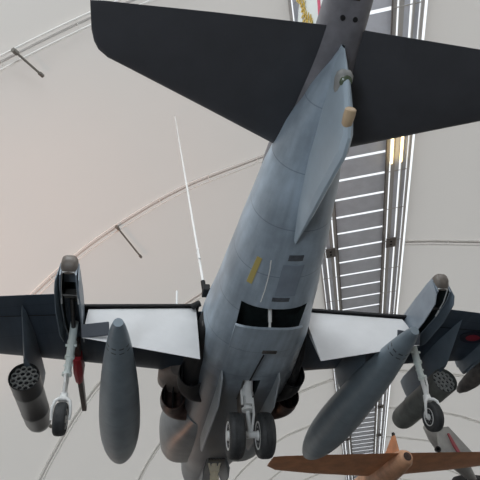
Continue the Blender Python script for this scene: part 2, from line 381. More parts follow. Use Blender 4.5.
# lifting surfaces
AF = [(0, 0), (.015, .35), (.06, .68), (.16, .95), (.32, 1.0), (.55, .78), (.8, .40), (1, .03)]
def airfoil(x, s0, s1, z, tu, tl, dz=0.):
    up = [P(x, s0 + (s1 - s0) * a, z + dz * (1 - a) + tu * b) for a, b in AF]
    lo = [P(x, s0 + (s1 - s0) * a, z + dz * (1 - a) - tl * b) for a, b in reversed(AF[1:-1])]
    te = [P(x, s1, z - tl * .03)]
    return up + te + lo
def wz(x): return 2.05 - .14 * (abs(x) - .75)
for sd in (-1, 1):
    # tailplane
    bm = bmesh.new()
    tz = lambda x: 2.1 - .2 * (x - .4)
    st = [(.18, 11.50, 13.05, .07), (.34, 11.70, 13.06, .07), (1.2, 12.21, 13.12, .05), (1.9, 12.62, 13.16, .035), (2.04, 12.70, 13.17, .03), (2.11, 12.77, 13.17, .024), (2.14, 12.84, 13.17, .018), (2.155, 12.93, 13.17, .010)]
    rings_loft(bm, [airfoil(sd * x, a, b, tz(x), t, t) for x, a, b, t in st])
    obj('tailplane', bm, M['tailp'], jet, autos=50)
    # wing
    bm = bmesh.new()
    st = [(.55, 5.4, 8.36, .16, .14), (.95, 6.40, 8.40, .14, .13), (1.7, 6.77, 8.52, .12, .115), (2.46, 7.12, 8.63, .10, .095),
          (2.47, 7.12, 9.13, .10, .095), (3.1, 7.42, 9.18, .085, .08), (4.0, 7.83, 9.23, .065, .06), (4.5, 8.12, 9.26, .045, .04), (4.62, 8.35, 9.26, .015, .015)]
    rings_loft(bm, [airfoil(sd * x, a, b, wz(x), t, u) for x, a, b, t, u in st])
    wing = obj('wing', bm, M['dark'], jet, autos=50)
    # trailing shroud above the flap slot, coloured black to paint in its shadow
    bm = bmesh.new()
    rings_loft(bm, [[P(sd * x, s, z + .05), P(sd * x, s + .2, z + .05), P(sd * x, s + .2, z + .022), P(sd * x, s, z + .01)] for x, s, z in ((.80, 8.33, wz(.8)), (2.46, 8.58, wz(2.46)))])
    obj('shaded_shroud', bm, M['black'], wing, smooth=False)
    # drooped flap
    bm = bmesh.new()
    fr = []
    for x, s, z, c, an in ((.85, 8.46, 2.03, 1.12, 68), (2.40, 8.70, 1.80, .62, 66)):
        a = math.radians(an); dv = Vector((0, -math.cos(a), -math.sin(a))); nv = Vector((0, -math.sin(a), math.cos(a)))
        o_ = P(sd * x, s, z)
        fr.append([o_ + nv * .03, o_ + dv * c * .3 + nv * .04, o_ + dv * c * .7 + nv * .02, o_ + dv * c, o_ + dv * c * .98 - nv * .008, o_ + dv * c * .5 - nv * .05, o_ + dv * c * .12 - nv * .07, o_ - dv * .03 - nv * .02])
    rings_loft(bm, fr)
    fl = obj('flap', bm, M['flap'], wing, autos=35)
    bm = bmesh.new(); box(bm, P(sd * 2.245, 8.98, 1.34), (.36, .03, .18), Matrix.Rotation(math.radians(24), 3, 'X') @ Matrix.Rotation(sd * .14, 3, 'Y')); obj('flap_fairing', bm, M['flapfair'], wing, smooth=False, bevel=.01)
    # aileron gap line
    bm = bmesh.new(); tube(bm, P(sd * 2.75, 8.72, wz(2.75) - .058), P(sd * 4.4, 8.86, wz(4.4) - .033), .006); obj('aileron_hinge', bm, M['black'], wing)
    # pylons
    for px, s0, s1, zb, th in ((1.92, 6.85, 8.35, 1.36, .07), (3.21, 6.75, 9.05, 1.27, .075), (3.88, 7.6, 9.0, 1.38, .05)):
        bm = bmesh.new(); zt = wz(px) + .0
        def pr(z, a, b, th=th): 
            return [P(sd * px + th * q, a + (b - a) * t, z) for t, q in [(0, 0), (.03, .5), (.12, .95), (.3, 1), (.7, .9), (.93, .4), (1, 0), (.93, -.4), (.7, -.9), (.3, -1), (.12, -.95), (.03, -.5)]]
        rings_loft(bm, [pr(zb, s0 + .1, s1 - .75 if px > 2 else s1 - .3), pr(zb + .1, s0 + .05, s1 - .55 if px > 2 else s1 - .2), pr(zb + .3, s0, s1 - .15), pr(zt - .06, s0, s1)])
        obj('pylon', bm, M['pyl'], wing, autos=45)
    # roundel
    if sd > 0:
        zc_ = wz(3.62) - .066
        bm = bmesh.new()
        for r_o, dz_, mi in ((.20, 0, 0), (.11, .004, 1)):
            vs = [bm.verts.new(P(sd * 3.62 + r_o * math.cos(a), 8.60 + r_o * math.sin(a) * .82, zc_ - dz_ - sd * 0 - .14 * (r_o * math.cos(a)) * sd)) for a in [2 * PI * k / 32 for k in range(32)]]
            vb = [bm.verts.new(v.co + Vector((0, 0, .03))) for v in vs]
            bm.faces.new(vs).material_index = mi
            for k in range(32): bm.faces.new((vs[k], vs[(k + 1) % 32], vb[(k + 1) % 32], vb[k])).material_index = mi
        obj('roundel', bm, [M['blue'], M['rred']], wing, smooth=False)

    # outrigger fairing: channel open downward with side doors and rear cap
    X = sd * 2.59
    bm = bmesh.new()
    def chan(s, w, zt, zb, lip=.02):
        return [P(X - w, s, zb), P(X - w, s, zt - .07), P(X - w * .75, s, zt - .015), P(X, s, zt), P(X + w * .75, s, zt - .015), P(X + w, s, zt - .07), P(X + w, s, zb),
                P(X + w - lip, s, zb), P(X + w - lip, s, zt - .08), P(X, s, zt - .035), P(X - w + lip, s, zt - .08), P(X - w + lip, s, zb)]
    rings_loft(bm, [chan(8.15, .10, 1.93, 1.66), chan(8.6, .125, 1.96, 1.62), chan(9.1, .125, 1.98, 1.62), chan(9.5, .115, 1.99, 1.65), chan(9.68, .105, 1.985, 1.71)])
    bm.faces.ensure_lookup_table()
    for i_, f_ in enumerate(bm.faces):
        if i_ < 48 and i_ % 12 in (7, 8, 9, 10): f_.material_index = 1
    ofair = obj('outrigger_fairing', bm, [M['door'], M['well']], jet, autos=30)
    bm = bmesh.new()
    rings_loft(bm, [section(s, X, zc, hw, up, dn, 3, 24) for s, zc, hw, up, dn in ((9.655, 1.87, .107, .115, .13), (9.70, 1.88, .105, .105, .12), (9.75, 1.89, .09, .08, .08), (9.775, 1.90, .05, .04, .04))])
    obj('fairing_cap', bm, M['cap'], ofair, autos=60)
    bm = bmesh.new(); rings_loft(bm, [[P(X - w, s, z), P(X + w, s, z), P(X + w, s, z + .01), P(X - w, s, z + .01)] for s, w, z in ((9.26, .10, 1.895), (9.66, .085, 1.895))]); obj('fairing_liner', bm, M['door'], ofair, smooth=False)
    bm = bmesh.new(); path(bm, [P(X - .108, 9.15, 1.625), P(X - .102, 9.45, 1.675), P(X - .092, 9.62, 1.745)] + [P(X - .09 * math.cos(a), 9.64 + .04 * math.sin(a), 1.755 + .01 * math.sin(a)) for a in [PI * k / 8 for k in range(1, 8)]] + [P(X + .092, 9.62, 1.745), P(X + .102, 9.45, 1.675), P(X + .108, 9.15, 1.625)], .013); obj('fairing_seal', bm, M['white'], ofair)
    for dx in (-1, 1):
        bm = bmesh.new()
        rings_loft(bm, [[P(X + dx * w, s, zt), P(X + dx * (w + .012), s, zt), P(X + dx * (w + .012 + .03), s, zb), P(X + dx * (w + .03), s, zb)] for s, w, zt, zb in ((8.3, .105, 1.80, 1.52), (8.6, .120, 1.84, 1.46), (9.2, .122, 1.84, 1.48), (9.58, .108, 1.88, 1.55), (9.67, .104, 1.90, 1.64))])
        obj('bay_door', bm, M['door'] if dx * sd < 0 else M['pyl'], ofair, smooth=False)
    bm = bmesh.new(); box(bm, P(X, 9.22, 1.74), (.15, .08, .10)); tube(bm, P(X - .11, 9.30, 1.66), P(X + .11, 9.30, 1.66), .018); tube(bm, P(X, 9.1, 1.75), P(X, 8.55, 1.62), .03); box(bm, P(X, 8.9, 1.80), (.19, .5, .04))
    obj('retraction_gear', bm, M['dmetal'], ofair, smooth=False, bevel=.006)
    # outrigger leg
    bm = bmesh.new()
    tube(bm, P(X, 8.52, 1.72), P(X, 8.46, 1.18), .056); tube(bm, P(X, 8.46, 1.18), P(X, 8.44, .93), .048)
    for z in (1.42, 1.20, .95): tube(bm, P(X, 8.47, z + .018), P(X, 8.47, z - .018), .066)
    tube(bm, P(X - .075, 8.5, 1.36), P(X + .075, 8.5, 1.36), .02); tube(bm, P(X - .06, 8.46, 1.08), P(X + .06, 8.46, 1.08), .016)
    obj('outrigger_leg', bm, M['strut'], jet)
    bm = bmesh.new()
    tube(bm, P(X, 8.44, .93), P(X, 8.42, .66), .033); tube(bm, P(X, 8.425, .70), P(X, 8.42, .60), .05, .065)
    tube(bm, P(X + sd * .01, 8.53, .93), P(X, 8.53, .80), .016); tube(bm, P(X, 8.53, .80), P(X, 8.45, .66), .016)
    for k in (-1, 1):
        path(bm, [P(X, 8.48, .61), P(X + k * .05, 8.49, .605), P(X + k * .092, 8.50, .57), P(X + k * .112, 8.49, .49), P(X + k * .115, 8.46, .42), P(X + k * .105, 8.43, .35)], [.026, .024, .022, .02, .018, .022])
    obj('wheel_fork', bm, M['white'], jet)
    def wheel(name, x, s, z, R0, W, par, hubm, hubside):
        bm = bmesh.new(); h = W / 2
        pr = [(-h * .82, R0 * .60), (-h, R0 * .72), (-h * .97, R0 * .86), (-h * .78, R0 * .955), (-h * .5, R0 * .99)]
        for g in (-.32, -.12, .12, .32):
            pr += [(h * (g - .045), R0), (h * (g - .03), R0 * .975), (h * (g + .03), R0 * .975), (h * (g + .045), R0)]
        pr += [(h * .5, R0 * .99), (h * .78, R0 * .955), (h * .97, R0 * .86), (h, R0 * .72), (h * .82, R0 * .60)]
        lathe(bm, P(x, s, z), (1, 0, 0), pr, 40)
        wo = obj(name, bm, M['tyre'], par, autos=50)
        bm = bmesh.new()
        for k in (-1, 1):
            lathe(bm, P(x + k * h * .62, s, z), (k, 0, 0), [(0, R0 * .60), (h * .30, R0 * .615), (h * .33, R0 * .57), (h * .10, R0 * .52), (h * .08, R0 * .24), (h * .42, R0 * .2), (h * .5, R0 * .12), (h * .5, 0)], 28)
            for q in range(8):
                a = q * PI / 4; tube(bm, P(x + k * h * .68, s + math.cos(a) * R0 * .38, z + math.sin(a) * R0 * .38), P(x + k * h * .82, s + math.cos(a) * R0 * .38, z + math.sin(a) * R0 * .38), R0 * .05, n=8)
        obj('wheel_hub', bm, hubm, wo, autos=35)
        return wo
    wheel('outrigger_wheel', X, 8.41, .37, .205, .15, jet, M['white'], sd)
    # launch rail and red sleeve ahead of the outrigger
    bm = bmesh.new(); plate(bm, [(5.75, 1.50), (5.78, 1.58), (7.9, 1.72), (7.9, 1.60), (7.0, 1.50)], X - .04, X + .04); plate(bm, [(7.0, 1.50), (7.0, 1.80), (8.1, 1.80), (8.1, 1.60)], X - .05, X + .05)
    lr = obj('launch_rail', bm, M['bronze'], jet, smooth=False, bevel=.012)
    bm = bmesh.new()
    rings_loft(bm, [[P(X - w, s, z - .09), P(X - w, s, z + .06), P(X + w, s, z + .06), P(X + w, s, z - .09), P(X, s, z - .13)] for s, z, w in ((7.05, 1.56, .055), (7.35, 1.58, .075), (7.75, 1.62, .06))])
    obj('red_sleeve', bm, M['red'], lr, autos=60, bevel=.01)

    # engine nozzles
    def nozzle(x0, s, z, rad, m, length, rim):
        bm = bmesh.new(); pts = []
        rings = []
        for k in range(9):
            a = PI / 2 * k / 8; R0 = .30
            c = P(sd * (x0 + R0 * math.sin(a) * .9), s + R0 * (1 - math.cos(a)), z)
            d = Vector((sd * math.cos(a), -math.sin(a), 0)); xx = Vector((0, 0, 1)); yy = d.cross(xx)
            rings.append([c + (xx * math.cos(t * PI / 16) + yy * math.sin(t * PI / 16) * .85) * rad for t in range(32)])
        c = P(sd * (x0 + .27), s + .30 + length, z)
        d = Vector((0, -1, 0)); xx = Vector((0, 0, 1)); yy = d.cross(xx)
        for rr_, dy in ((.97, 0), (.90, .0), (.86, -.12), (.80, -.30)):
            rings.append([c + Vector((0, -dy, 0)) + (xx * math.cos(t * PI / 16) + yy * math.sin(t * PI / 16) * .85) * rad * rr_ for t in range(32)])
        rings_loft(bm, rings)
        no = obj('engine_nozzle', bm, m, jet, autos=40)
        bm = bmesh.new()
        for t in (-.35, 0, .35): box(bm, P(sd * (x0 + .27) + t * rad * 1.7, s + .30 + length - .14, z), (.012, .22, rad * (1.7 - abs(t) * 1.2)))
        obj('nozzle_vane', bm, M['black'], no, smooth=False)
        return no
    nozzle(.77, 6.0, 1.50, .26, M['bronze'], .20, True)
    nozzle(.56, 7.05, 1.40, .25, M['black'], .26, False)
    # fairing between the nozzles and hot-gas shield behind the rear nozzle
    bm = bmesh.new()
    rings_loft(bm, [section(s, sd * xc, zc, hw, up, dn, 2.4, 28) for s, xc, zc, hw, up, dn in ((6.0, .92, 1.88, .22, .2, .2), (6.3, 1.00, 1.90, .32, .22, .24), (6.6, 1.00, 1.90, .32, .22, .24), (6.85, .92, 1.88, .2, .18, .2))])
    obj('nozzle_fairing', bm, M['nfair'], jet)
    bm = bmesh.new()
    rings_loft(bm, [section(s, sd * xc, zc, hw, up, dn, 2.4, 28) for s, xc, zc, hw, up, dn in ((6.9, .78, 1.5, .12, .2, .2), (7.5, .80, 1.55, .16, .32, .32), (8.2, .76, 1.62, .13, .30, .30), (8.8, .72, 1.7, .06, .2, .2))])
    obj('heat_shield', bm, M['black'], jet)
    # intake cowl
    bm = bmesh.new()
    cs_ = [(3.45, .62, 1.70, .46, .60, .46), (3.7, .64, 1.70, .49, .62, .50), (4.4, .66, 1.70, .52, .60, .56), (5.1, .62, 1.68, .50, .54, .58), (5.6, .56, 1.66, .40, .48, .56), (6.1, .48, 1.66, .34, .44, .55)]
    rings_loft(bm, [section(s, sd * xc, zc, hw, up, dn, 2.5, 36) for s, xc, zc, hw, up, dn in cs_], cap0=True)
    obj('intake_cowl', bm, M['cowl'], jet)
    # belly strake hanging beside the wheel bay
    bm = bmesh.new()
    xs = .45 if sd < 0 else .38
    rings_loft(bm, [[P(sd * xs, s, 1.15), P(sd * (xs + .025), s, 1.15), P(sd * (xs + .025), s, zb), P(sd * xs, s, zb)] for s, zb, o_ in ((5.6, .84, .0), (5.75, .76, .0), (7.8, .76, .0), (8.3, .98, .0))])
    obj('belly_strake', bm, M['strake'], jet, smooth=False, bevel=.006)
    # root fitting for the suspension
    bm = bmesh.new(); box(bm, P(sd * .74, 8.85, 2.12), (.10, .22, .10)); tube(bm, P(sd * .76, 8.85, 2.1), P(sd * .78, 8.85, 2.30), .035); tube(bm, P(sd * .80, 8.62, 2.05), P(sd * .92, 8.55, 2.02), .05)
    obj('lifting_lug', bm, M['black'], jet, smooth=False, bevel=.01)
    for k in range(4):
        bm = bmesh.new(); tube(bm, P(sd * .70, 8.35 - k * .12, 1.50), P(sd * .82, 8.35 - k * .12, 1.50), .012, n=8); obj('hinge_pin', bm, M['metal'], jet)
    # yellow rescue marking only on the left flank
    if sd < 0:
        bm = bmesh.new()
        pts = [(10.56, -.365), (10.56, -.31), (10.14, -.36), (10.14, -.42)]
        vs = []
        for s, x in pts:
            w_, zc, up, dn, e = interp(FUS, s); vs.append(bm.verts.new(P(x, s, zc - dn * (1 - (abs(x) / w_) ** e) ** (1 / e) - .008)))
        bm.faces.new(vs); r_ = bmesh.ops.extrude_face_region(bm, geom=bm.faces[:]); bmesh.ops.translate(bm, vec=(0, 0, .006), verts=[v for v in r_['geom'] if isinstance(v, bmesh.types.BMVert)])
        obj('yellow_marking', bm, M['yellow'], fus, smooth=False)

# main gear on the centreline
bm = bmesh.new()
tube(bm, P(0, 8.0, 1.30), P(0, 7.76, .96), .085); tube(bm, P(0, 7.74, .98), P(0, 7.73, .72), .06); tube(bm, P(0, 7.73, .72), P(0, 7.72, .38), .034)
for z in (1.12, .98, .74): tube(bm, P(0, 7.76, z + .02), P(0, 7.76, z - .02), .10)
tube(bm, P(-.17, 7.72, .38), P(.17, 7.72, .38), .05)
tube(bm, P(-.09, 7.80, 1.05), P(-.09, 7.80, .80), .022); tube(bm, P(.06, 7.85, .88), P(.05, 7.90, .62), .02); tube(bm, P(.05, 7.90, .62), P(.03, 7.76, .42), .02)
tube(bm, P(-.10, 7.2, 1.25), P(0, 7.72, .95), .028); tube(bm, P(.10, 7.2, 1.25), P(0, 7.72, .95), .028)
box(bm, P(0, 7.85, .86), (.10, .05, .14))
obj('main_gear_leg', bm, M['white'], jet)
bm = bmesh.new(); box(bm, P(-.105, 7.62, .93), (.015, .26, .50)); obj('gear_door', bm, M['cap'], jet, smooth=False, bevel=.005)
for sd in (-1, 1): wheel('main_wheel', sd * .222, 7.72, .37, .325, .225, jet, M['white'], sd)

# nose gear
bm = bmesh.new()
tube(bm, P(0, 4.1, 1.15), P(0, 3.95, .78), .06); tube(bm, P(0, 3.95, .78), P(0, 3.9, .45), .04)
for k in (-1, 1): path(bm, [P(0, 3.92, .62), P(k * .14, 3.92, .58), P(k * .14, 3.9, .34)], .03); tube(bm, P(k * .12, 4.1, 1.05), P(k * .03, 3.96, .75), .025)
box(bm, P(0, 4.06, .93), (.2, .06, .10)); box(bm, P(-.06, 4.0, .72), (.06, .06, .2)); box(bm, P(.07, 4.0, .72), (.05, .06, .16))
obj('nose_gear_leg', bm, mat('nose gear paint', (.92, .82, .62), .4), jet)
wheel('nose_wheel', 0, 3.9, .32, .3, .18, jet, M['white'], 1)
bm = bmesh.new(); box(bm, P(0, 4.42, 1.04), (.34, .10, .10)); 
for k in range(5): box(bm, P(-.12 + .06 * k, 4.48, 1.03), (.03, .03, .07))
obj('nose_gear_bay_frame', bm, M['dmetal'], jet, smooth=False)
for k in (-1, 1):
    bm = bmesh.new(); rings_loft(bm, [[P(k * .17, s, 1.1), P(k * .185, s, 1.1), P(k * .27, s, zb), P(k * .255, s, zb)] for s, zb in ((3.3, .85), (3.5, .72), (4.2, .72), (4.4, .85))]); obj('nose_gear_door', bm, M['belly'], jet, smooth=False)

def tankmat(a):
    m = M['tank'].copy(); nt = m.node_tree; b = nt.nodes['Principled BSDF']; src = b.inputs['Base Color'].links[0].from_socket
    tc = nt.nodes.new('ShaderNodeTexCoord'); sp = nt.nodes.new('ShaderNodeSeparateXYZ'); nt.links.new(tc.outputs['Object'], sp.inputs[0])
    def mt(op, x, y=None, z=None):
        q = nt.nodes.new('ShaderNodeMath'); q.operation = op
        for i, v in enumerate((x, y, z)):
            if v is None: continue
            if isinstance(v, (int, float)): q.inputs[i].default_value = v
            else: nt.links.new(v, q.inputs[i])
        return q.outputs[0]
    ang = mt('ARCTAN2', mt('SUBTRACT', sp.outputs['Z'], a.z), mt('SUBTRACT', sp.outputs['X'], a.x))
    dash = mt('GREATER_THAN', mt('SINE', mt('MULTIPLY', ang, 9.0)), -.35)
    l1 = mt('COMPARE', sp.outputs['Y'], a.y + .43, .012); l2 = mt('COMPARE', sp.outputs['Y'], a.y + .52, .010); l3 = mt('COMPARE', sp.outputs['Y'], a.y + 2.6, .004)
    k = mt('MULTIPLY', mt('MAXIMUM', mt('MULTIPLY', dash, mt('MAXIMUM', l1, l2)), mt('MULTIPLY', l3, .5)), .8)
    mx = nt.nodes.new('ShaderNodeMix'); mx.data_type = 'RGBA'; nt.links.new(k, mx.inputs['Factor']); nt.links.new(src, mx.inputs['A']); mx.inputs['B'].default_value = (.01, .01, .012, 1)
    nt.links.new(mx.outputs['Result'], b.inputs['Base Color']); return m

# ------------------------------------------------------------------ stores under the wings (top-level things)
TP = [(0, .065), (.04, .08), (.25, .118), (.7, .178), (1.3, .238), (2.0, .288), (2.7, .322), (3.3, .335), (3.8, .328), (4.3, .295), (4.7, .24), (5.0, .17), (5.2, .10), (5.29, .05), (5.31, .01)]
for sd, lab in ((-1, 'grey-blue teardrop drop tank under the left wing, beside the outrigger wheel'), (1, 'grey-blue teardrop drop tank under the right wing, crossing the bright flap')):
    a = P(sd * 1.92, 9.68, 1.05)
    t = thing('drop_tank', lab, 'fuel tank', a, 'drop tanks under the wings')
    prof = []
    for i in range(60):
        d = 5.31 * i / 59
        for (d0, r0), (d1, r1) in zip(TP, TP[1:]):
            if d <= d1 + 1e-6:
                q = (d - d0) / (d1 - d0); prof.append((d, r0 + (r1 - r0) * q)); break
    for _ in range(3): prof = [prof[0]] + [(prof[i][0], (prof[i - 1][1] + prof[i][1] * 2 + prof[i + 1][1]) / 4) for i in range(1, len(prof) - 1)] + [prof[-1]]
    prof[0] = (0, .06); prof.insert(0, (0, 0))
    bm = bmesh.new(); lathe(bm, a, (0, 1, 0), prof, 40); obj('tank_body', bm, tankmat(a), t, autos=50)
    bm = bmesh.new(); box(bm, a + Vector((0, 2.2, .31)), (.07, 1.1, .06)); obj('tank_saddle', bm, M['pyl'], t, smooth=False, bevel=.01)

def rocket_pod(sd, body, lab):
    X = sd * 3.21; a = P(X, 8.10, 1.08)
    t = thing('rocket_pod', lab, 'rocket pod', a, 'rocket pods under the wings')
    bm = bmesh.new(); r = .205
    lathe(bm, a, (0, 1, 0), [(.11, r * .95), (0, r * .95), (0, r), (.03, r * 1.01), (.35, r), (.37, r * 1.015), (.41, r * 1.015), (.43, r), (1.1, r), (1.12, r * 1.015), (1.16, r * 1.015), (1.18, r), (1.55, r * .99), (1.66, r * .93), (1.74, r * .8), (1.76, r * .6), (1.76, 0)], 36)
    obj('pod_casing', bm, body, t, autos=30)
    bm = bmesh.new(); box(bm, a + Vector((0, .9, r + .005)), (.08, .8, .06)); box(bm, a + Vector((0, .5, r + .02)), (.05, .1, .08)); obj('pod_lug', bm, M['pyl'], t, smooth=False)
    cs_ = [(0, 0)] + [(.075 * math.cos(k * PI / 3), .075 * math.sin(k * PI / 3)) for k in range(6)] + [(.146 * math.cos(k * PI / 6 + .26), .146 * math.sin(k * PI / 6 + .26)) for k in range(12)]
    for x, z in cs_:
        bm = bmesh.new()
        c = a + Vector((x, .075, z))
        lathe(bm, c, (0, -1, 0), [(-.02, .0385), (.028, .0385), (.028, .033), (-.016, .033)], 12, cap0=False, cap1=False)
        obj('launch_tube', bm, M['tubew'], t, autos=40)
    bm = bmesh.new(); tube(bm, a + Vector((0, .095, 0)), a + Vector((0, .107, 0)), r * .93, n=28); obj('tube_plate', bm, M['black'], t)
    return t
rocket_pod(-1, M['pod'], 'black rocket pod with honeycomb of tubes, under the left wing tip side')
rocket_pod(1, M['podg'], 'olive grey rocket pod with honeycomb end, under the right wing behind the outrigger leg')
for sd in (1,):
    a = P(sd * 3.88, 8.95, 1.20)
    t = thing('guided_store', 'mottled brown-grey finned store hanging outboard of the right rocket pod', 'missile', a)
    bm = bmesh.new(); lathe(bm, a, (0, 1, 0), [(0, 0), (0, .09), (.03, .12), (.6, .13), (1.1, .13), (1.35, .10), (1.52, .05), (1.56, 0)], 28); obj('store_body', bm, M['store'], t)
    for k in range(4):
        ang = PI / 4 + k * PI / 2; rd = Vector((math.cos(ang), 0, math.sin(ang))); n_ = Vector((-math.sin(ang), 0, math.cos(ang)))
        bm = bmesh.new(); a_ = [a + rd * .1 + Vector((0, .02, 0)), a + rd * .26 + Vector((0, .03, 0)), a + rd * .26 + Vector((0, .18, 0)), a + rd * .1 + Vector((0, .4, 0))]
        rings_loft(bm, [[p - n_ * .008 for p in a_], [p + n_ * .008 for p in a_]]); obj('store_fin', bm, M['store'], t, smooth=False)
    bm = bmesh.new(); box(bm, a + Vector((0, .75, .145)), (.06, .7, .1)); obj('store_lug', bm, M['pyl'], t, smooth=False)

# ------------------------------------------------------------------ brown aeroplane hung further off
OB = Vector((4.66, -2.69, 1.33))
bp_ = thing('brown_aeroplane', 'small brown aeroplane with straight wing and round tail cone, hung beyond the jet', 'aircraft', OB); bp_.scale = (1.15, 1.15, 1.15)
for sd in (-1, 1):
    bm = bmesh.new()
    def af(x, s0, s1, z, t): return [OB + Vector((x, -(s0 + (s1 - s0) * a), z + t * b)) for a, b in AF] + [OB + Vector((x, -(s0 + (s1 - s0) * a), z - t * b)) for a, b in reversed(AF[1:-1])]
    rings_loft(bm, [af(sd * .1, -.88, .74, .0, .07), af(sd * 1.6, -.55, .72, .0, .05), af(sd * 2.55, -.22, .70, .0, .035), af(sd * 2.78, .05, .66, .0, .012)])
    obj('wing', bm, M['brown'], bp_, autos=50)
bm = bmesh.new(); lathe(bm, OB + Vector((.0, -.80, -.09)), (0, 1, .0), [(0, 0), (0, .085), (.02, .13), (.15, .18), (.5, .22), (1.2, .26), (2.4, .29), (3.4, .26), (4.2, .12), (4.35, 0)], 32)
fb = obj('fuselage', bm, M['lbrown'], bp_, autos=50)
bm = bmesh.new(); tube(bm, OB + Vector((.0, -.815, -.09)), OB + Vector((.0, -.76, -.09)), .085, .06); obj('tail_nozzle', bm, M['bronze'], bp_)
bm = bmesh.new()
pts = [(-.42, .0), (-.42, .47), (-.32, .50), (.15, .30), (1.3, .12), (1.3, .0)]
A = [OB + Vector((.05, y, z)) for y, z in pts]
rings_loft(bm, [[p + Vector((-.02, 0, 0)) for p in A], [p + Vector((.02, 0, 0)) for p in A]]); fn = obj('tail_fin', bm, M['brown'], bp_, smooth=False, bevel=.01)
bm = bmesh.new(); lathe(bm, OB + Vector((.05, -.37, .50)), (0, 0, 1), [(-.03, .03), (0, .04), (.04, .03), (.05, 0)], 14); obj('fin_lamp', bm, M['black'], bp_)

# ------------------------------------------------------------------ pale grey aircraft further still
G = Vector((8.2, .0, 2.55))
ga = thing('grey_aircraft', 'distant pale grey aircraft with red stripe, tail showing below the right outrigger wheel', 'aircraft', G)
gd = Vector((.62, .1, -.40)).normalized()
bm = bmesh.new()
lathe(bm, G + Vector((-.55, 0, .75)), (.75, .5, -.60), [(0, .08), (.1, .20), (.5, .30), (1.0, .34), (1.8, .30), (2.6, .12), (2.7, 0)], 28)
obj('fuselage', bm, M['grey2'], ga)
bm = bmesh.new()
A = [G + Vector(p) for p in ((-.35, -.1, .55), (.1, -.1, .6), (.9, .1, -.35), (-.45, .0, -.40))]
rings_loft(bm, [[p + Vector((0, -.05, 0)) for p in A], [p + Vector((0, .05, 0)) for p in A]]); gf = obj('tail_fin', bm, M['grey2'], ga, smooth=False, bevel=.02)
bm = bmesh.new()
A = [G + Vector(p) for p in ((-.04, -.17, .36), (.01, -.17, .36), (.14, -.14, .0), (.22, -.12, -.22), (.12, -.12, -.22), (.03, -.14, .02))]
rings_loft(bm, [[p + Vector((0, -.03, 0)) for p in A], [p + Vector((0, .03, 0)) for p in A]]); obj('red_stripe', bm, M['red2'], ga, smooth=False)
for dx, dz, r in ((-.50, -.10, .09), (-.42, -.36, .13), (-.22, -.38, .10)):
    bm = bmesh.new(); lathe(bm, G + Vector((dx, -.1, dz)), (-.3, -1, -.2), [(-.2, r * .7), (0, r), (.04, r), (.04, r * .6), (-.1, r * .4)], 18); obj('exhaust', bm, M['black'], ga)

# dark aircraft under the brown wing at the frame's corner
D = Vector((10.1, 3.1, 2.10))
da = thing('dark_aircraft', 'black aircraft nose just showing under the brown wing in the lower right corner', 'aircraft', D)
bm = bmesh.new(); lathe(bm, D + Vector((-.2, 0, .1)), (1, .3, -.05), [(0, .1), (.15, .26), (.6, .38), (1.5, .42), (2.6, .36), (3.4, .1), (3.42, 0)], 24); obj('fuselage', bm, M['black'], da)
bm = bmesh.new(); rings_loft(bm, [[D + Vector((x, y, z + dz)) for x, y, z in ((-1.2, .1, .12), (.4, -.2, .1), (.8, .5, .1), (-1.1, .5, .12))] for dz in (0, .06)]); obj('wing', bm, M['black'], da, smooth=False)

# ------------------------------------------------------------------ the hall: membrane vault on arched ribs with a central skylight strip
CAM = Vector((-1.6170, -15.0233, -2.0998))
C0 = Vector((6.28514, -2.79074, 0)); U = Vector((.36014, .93290, 0)); W = Vector((U.y, -U.x, 0)); K = 14 / 9; ZT = 11.9
PF = [(0, 0), (.64, 0), (1.4, .2), (2.06, .32), (2.5, .45), (3.2, .62), (3.9, .8), (4.6, 1.11), (5.6, 1.68), (6.5, 2.35), (7.2, 3.1), (7.8, 3.85), (8.3, 4.8), (8.75, 5.8), (9.1, 6.9), (9.35, 8), (9.5, 9.1), (9.55, 10.05)]
def vz(l):
    l = abs(l) / K
    for (a, za), (b, zb) in zip(PF, PF[1:]):
        if l <= b: return ZT - K * (za + (zb - za) * (l - a) / (b - a))
    return ZT - K * PF[-1][1]
def V(st, l, off=0.): 
    p = C0 + U * st + W * l; p.z = vz(l) - off; return p
HALF = [k * K for k, _ in PF]
PERIOD = 6.83; S0 = -2.52 - PERIOD * 3; NB = 20
SE = S0 + PERIOD * NB
def side(sd):
    bm = bmesh.new(); rings = []
    ls = []
    for a, b in zip(PF[1:], PF[2:]):
        for k in range(3): ls.append((a[0] + (b[0] - a[0]) * k / 3) * K)
    ls = [1.94] + [l for l in ls if l > 2.0]
    ls.append(PF[-1][0] * K)
    # lateral smoothing
    zs = [vz(l) for l in ls]
    for _ in range(4): zs = [zs[0]] + [(zs[i - 1] + 2 * zs[i] + zs[i + 1]) / 4 for i in range(1, len(zs) - 1)] + [zs[-1]]
    n = NB * 8
    for j in range(n + 1):
        st = S0 + (SE - S0) * j / n; t = (j % 8) / 8; sag = .10 * math.sin(PI * t)
        row = []
        for i, (l, z) in enumerate(zip(ls, zs)):
            k = min(1, i / 5) * (1 if i < len(ls) - 1 else 0)
            p = C0 + U * st + W * sd * l; p.z = z + (sag * k)
            row.append(p)
        rings.append(row)
    rings_loft(bm, rings, closed=False)
    return bm
struct(obj('ceiling', side(-1), M['membrane'], autos=80)); struct(obj('ceiling', side(1), M['membrane'], autos=80))

